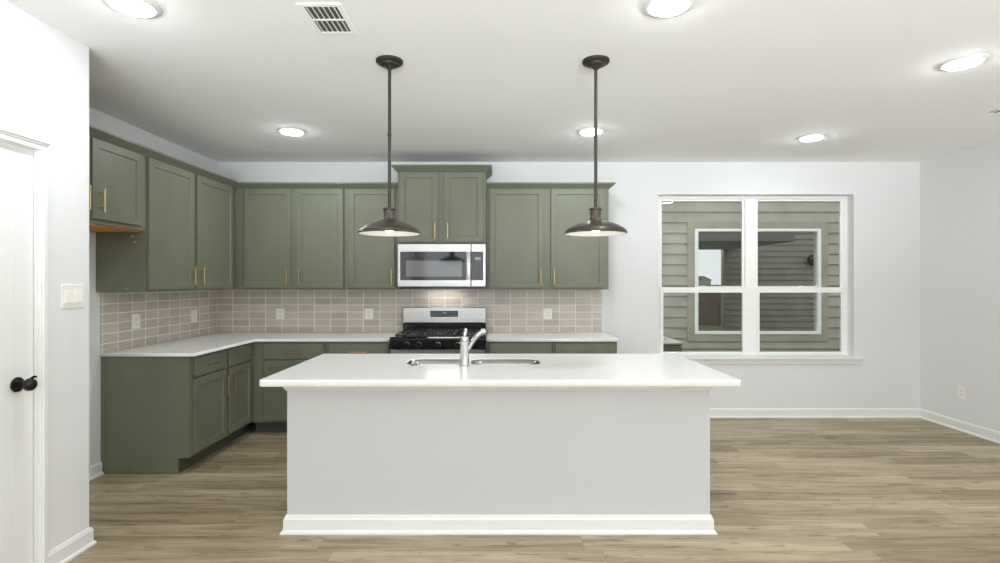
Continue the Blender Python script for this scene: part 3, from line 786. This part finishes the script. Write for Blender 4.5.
sweep(bm, [(ix0, iy1), (ix0, iy0), (ix1, iy0), (ix1, iy1)], IP, -1)
obj('baseboard', bm, 'trim', isl)
bm = B(); UPF = [(0, .822), (.006, .822), (.009, .830), (.016, .838), (.018, .873), (0, .873)]
sweep(bm, [(ix0, iy1), (ix0, iy0), (ix1, iy0), (ix1, iy1)], UPF, -1)
obj('cap_moulding', bm, 'trim', isl)
for k, (a, b) in enumerate(((ix0+.03, -.62), (-.61, .0), (.01, .60), (.61, ix1-.03))):      # cabinet doors on the working side
    bm = B(); Tb = lambda u, o, z: Vector((u, iy1+o, z)); shaker(bm, Tb, a, b, .13, .85, .02, ST); o = obj('door', bm, 'island', isl)
    bar_handle(Tb, b-.05 if k % 2 == 0 else a+.05, .74, .16, True, .02, o)
sx = [(X(407.5, 3.57), X(466.5, 3.57)), (X(471.2, 3.57), X(539.5, 3.57))]; sy0, sy1 = 3.45, 3.715
holes = [rrect(a, b, sy0, sy1, .075, 8) for a, b in sx]
outer = rrect(-1.311, 1.340, 2.903, 3.985, .018, 4)
o = slab('countertop', [outer]+holes, .8745, .914, .008, 'quartz')
tag(o, 'white quartz slab on top of the kitchen island with sink cutouts', 'countertop')
sk = empty('double_sink', ((sx[0][0]+sx[1][1])/2, (sy0+sy1)/2, .66), 'undermount stainless double bowl sink set into the island countertop', 'sink')
for (a, b) in sx:
    bm = B(); ex = .004; rings = []
    spec = [(.0008, .9095, .0745), (.0012, .86, .074), (.004, .70, .07), (.016, .682, .06), (.05, .676, .05), (.085, .674, .02)]
    for ins, z, rr in spec:
        rings.append([bm.verts.new((p[0], p[1], z)) for p in rrect(a+ins, b-ins, sy0+ins, sy1-ins, max(rr, .01), 8)])
    for p, q2 in zip(rings, rings[1:]):
        n = len(p)
        for k in range(n): bm.faces.new((p[k], p[(k+1) % n], q2[(k+1) % n], q2[k]))
    bm.faces.new(rings[-1])
    bw = obj('bowl', bm, 'sink', sk, True)
    sol = bw.modifiers.new('solid', 'SOLIDIFY'); sol.thickness = .001; sol.offset = 0
    bm = B(); lathe(bm, [(0, .001), (.02, .001), (.024, .004), (.04, .004), (.042, .0005)], ((a+b)/2, (sy0+sy1)/2, .675), 'Z', 24); obj('drain', bm, 'chrome', bw, True)

# faucet
fx, fy, fz = X(464.6, 3.395), 3.395, .914
fc = empty('kitchen_faucet', (fx, fy, fz), 'chrome single handle faucet standing beside the island sink', 'faucet')
bm = B(); lathe(bm, [(0, 0.0005), (.034, .0005), (.034, .006), (.0305, .010), (.029, .03), (.028, .15), (.0295, .156), (.0295, .158), (.028, .160), (.0285, .182), (.026, .188), (0, .190)], (fx, fy, fz), 'Z', 36)
obj('faucet_body', bm, 'chrome', fc, True)
bm = B(); p = bez((fx+.012, fy+.010, fz+.085), (fx+.045, fy+.03, fz+.150), (fx+.065, fy+.06, fz+.187), (fx+.108, fy+.09, fz+.206), 12)
tube(bm, p, [.014+.0045*k/12 for k in range(13)], 18); obj('spout', bm, 'chrome', fc, True)
bm = B(); d0 = (p[-1]-p[-2]).normalized(); e0 = p[-1]
tube(bm, [e0-d0*.001, e0+d0*.002, e0+d0*.008, e0+d0*.020, e0+d0*.023], [.0185, .0205, .022, .0225, .019], 18); obj('spray_head', bm, 'chrome', fc, True)
bm = B(); tube(bm, [(fx-.001, fy, fz+.188), (fx, fy, fz+.195), (fx+.004, fy+.003, fz+.215), (fx+.007, fy+.008, fz+.234), (fx+.008, fy+.010, fz+.241)], [.012, .012, .0135, .0125, .007], 16); obj('lever_handle', bm, 'chrome', fc, True)
bm = B(); lathe(bm, [(0, .0), (.028, .0), (.028, .006), (.024, .010), (.012, .011), (.011, .014), (0, .015)], (X(415.2, 3.40), 3.40, .9145), 'Z', 28)
tag(obj('air_switch', bm, 'sink', None, True), 'small round steel button set in the island counter left of the faucet', 'button')

# ------------------------------------------------------------------ pendants
def pendant(x, y, label):
    r = empty('pendant_light', (x, y, 1.70), label, 'pendant light', 'bronze pendant lights over the island')
    c = (x, y, 0)
    bm = B(); lathe(bm, [(0, CEIL-.0005), (.078, CEIL-.0005), (.078, CEIL-.012), (.072, CEIL-.018), (.056, CEIL-.022), (.052, CEIL-.03), (.032, CEIL-.034), (.024, CEIL-.04), (.012, CEIL-.055), (0, CEIL-.055)], c, 'Z', 40); obj('canopy', bm, 'bronze_dark', r, True)
    bm = B(); lathe(bm, [(0, CEIL-.05), (.0095, CEIL-.05), (.0095, 2.32), (.0115, 2.318), (.0115, 2.30), (.0095, 2.298), (.0095, 1.885), (0, 1.885)], c, 'Z', 16); obj('rod', bm, 'bronze_dark', r, True)
    bm = B(); lathe(bm, [(0, 1.886), (.013, 1.886), (.016, 1.882), (.037, 1.880), (.038, 1.872), (.033, 1.868), (.032, 1.826), (.034, 1.822), (.034, 1.816), (0, 1.816)], c, 'Z', 32); obj('socket_cup', bm, 'bronze', r, True)
    bm = B()
    n = 48
    outp = [(.031, 1.822), (.036, 1.818), (.040, 1.812), (.052, 1.810), (.055, 1.806), (.085, 1.797), (.115, 1.786), (.140, 1.774), (.160, 1.762), (.167, 1.757), (.169, 1.753), (.172, 1.752), (.176, 1.747), (.1755, 1.744), (.179, 1.741), (.180, 1.735), (.178, 1.731), (.175, 1.731)]
    inp = [(.175, 1.7315), (.170, 1.738), (.160, 1.750), (.138, 1.765), (.112, 1.777), (.083, 1.788), (.052, 1.797), (.031, 1.800), (.0, 1.801)]
    lathe(bm, outp+inp[:1], c, 'Z', n, 0, False)
    sh = obj('lamp_shade', bm, 'bronze', r, True)
    bm = B(); lathe(bm, inp, c, 'Z', n, 0, False); o = obj('shade_lining', bm, 'shade_in', sh, True); o['label'] = 'white enamel inside of the shade'
    bm = B(); lathe(bm, [(0, 1.806), (.014, 1.806), (.015, 1.79), (.024, 1.775), (.028, 1.761), (.024, 1.748), (.012, 1.74), (0, 1.738)], c, 'Z', 24); obj('bulb', bm, 'bulb', r, True)
PD = 530/171.8
pendant(X(389.5, PD), PD, 'dark bronze pendant with a shallow dome shade, the left one over the island')
pendant(X(595.8, PD), PD, 'dark bronze pendant with a shallow dome shade, the right one over the island')

# ------------------------------------------------------------------ recessed lights and vents
def can(x, y, label):
    r = empty('recessed_light', (x, y, CEIL), label, 'ceiling light', 'round recessed ceiling lights')
    c = (x, y, CEIL)
    bm = B(); lathe(bm, [(.088, -.0005), (.118, -.0005), (.118, -.004), (.112, -.008), (.092, -.012), (.088, -.010)], c, 'Z', 48, 0, False)
    obj('trim_ring', bm, 'trim', r, True)
    bm = B(); lathe(bm, [(.0875, -.006), (.087, -.0135), (.080, -.018), (.055, -.0235), (.028, -.026), (0, -.027)], c, 'Z', 40); obj('lens', bm, 'lens', r, True)
for x, y, lab in ((-1.70, 2.467, 'lit recessed ceiling light at the upper left above the pantry door wall'),
                  (.796, 2.46, 'lit recessed ceiling light at the top edge right of the pendants'),
                  (2.725, 3.105, 'lit recessed ceiling light nearest the right wall and ceiling vent'),
                  (2.79, 4.707, 'lit recessed ceiling light in front of the window'),
                  (-1.754, 4.518, 'lit recessed ceiling light above the left kitchen corner'),
                  (.797, 4.518, 'lit recessed ceiling light behind the rod of the right pendant')):
    can(x, y, lab)
def vent(x0, x1, y0, y1, label, slats_along_y=True):
    r = empty('ceiling_vent', ((x0+x1)/2, (y0+y1)/2, CEIL), label, 'vent', None)
    b_ = .028; bm = B()
    z1, z0 = CEIL-.0005, CEIL-.005
    box(bm, x0-b_, x0, y0-b_, y1+b_, z0, z1, .003); box(bm, x1, x1+b_, y0-b_, y1+b_, z0, z1, .003)
    box(bm, x0, x1, y0-b_, y0, z0, z1, .003); box(bm, x0, x1, y1, y1+b_, z0, z1, .003)
    ym = (y0+y1)/2; box(bm, x0, x1, ym-.008, ym+.008, z0, z1, .002)
    obj('frame', bm, 'ceiling', r)
    bm = B(); box(bm, x0, x1, y0, y1, CEIL-.0015, CEIL-.0003); obj('duct_opening', bm, 'vent_dark', r)
    n = 6
    for k in range(n):
        x = x0+(x1-x0)*(k+.5)/n-.004
        bm = B()
        for a, c_ in ((y0, ym-.008), (ym+.008, y1)):
            vs = [(x-.002, a, CEIL-.002), (x+.006, a, CEIL-.0075), (x+.0075, a, CEIL-.0065), (x, a, CEIL-.0018)]
            lo = [bm.verts.new(v) for v in vs]; hi = [bm.verts.new((v[0], c_, v[2])) for v in vs]
            for j in range(4): bm.faces.new((lo[j], lo[(j+1) % 4], hi[(j+1) % 4], hi[j]))
            bm.faces.new(lo); bm.faces.new(hi)
        obj('slat', bm, 'trim', r)
vent(-.905, -.752, 2.477, 2.725, 'white slatted ceiling vent near the left pendant')
vent(3.72, 4.02, 3.85, 4.03, 'white slatted ceiling vent at the right edge of the picture')
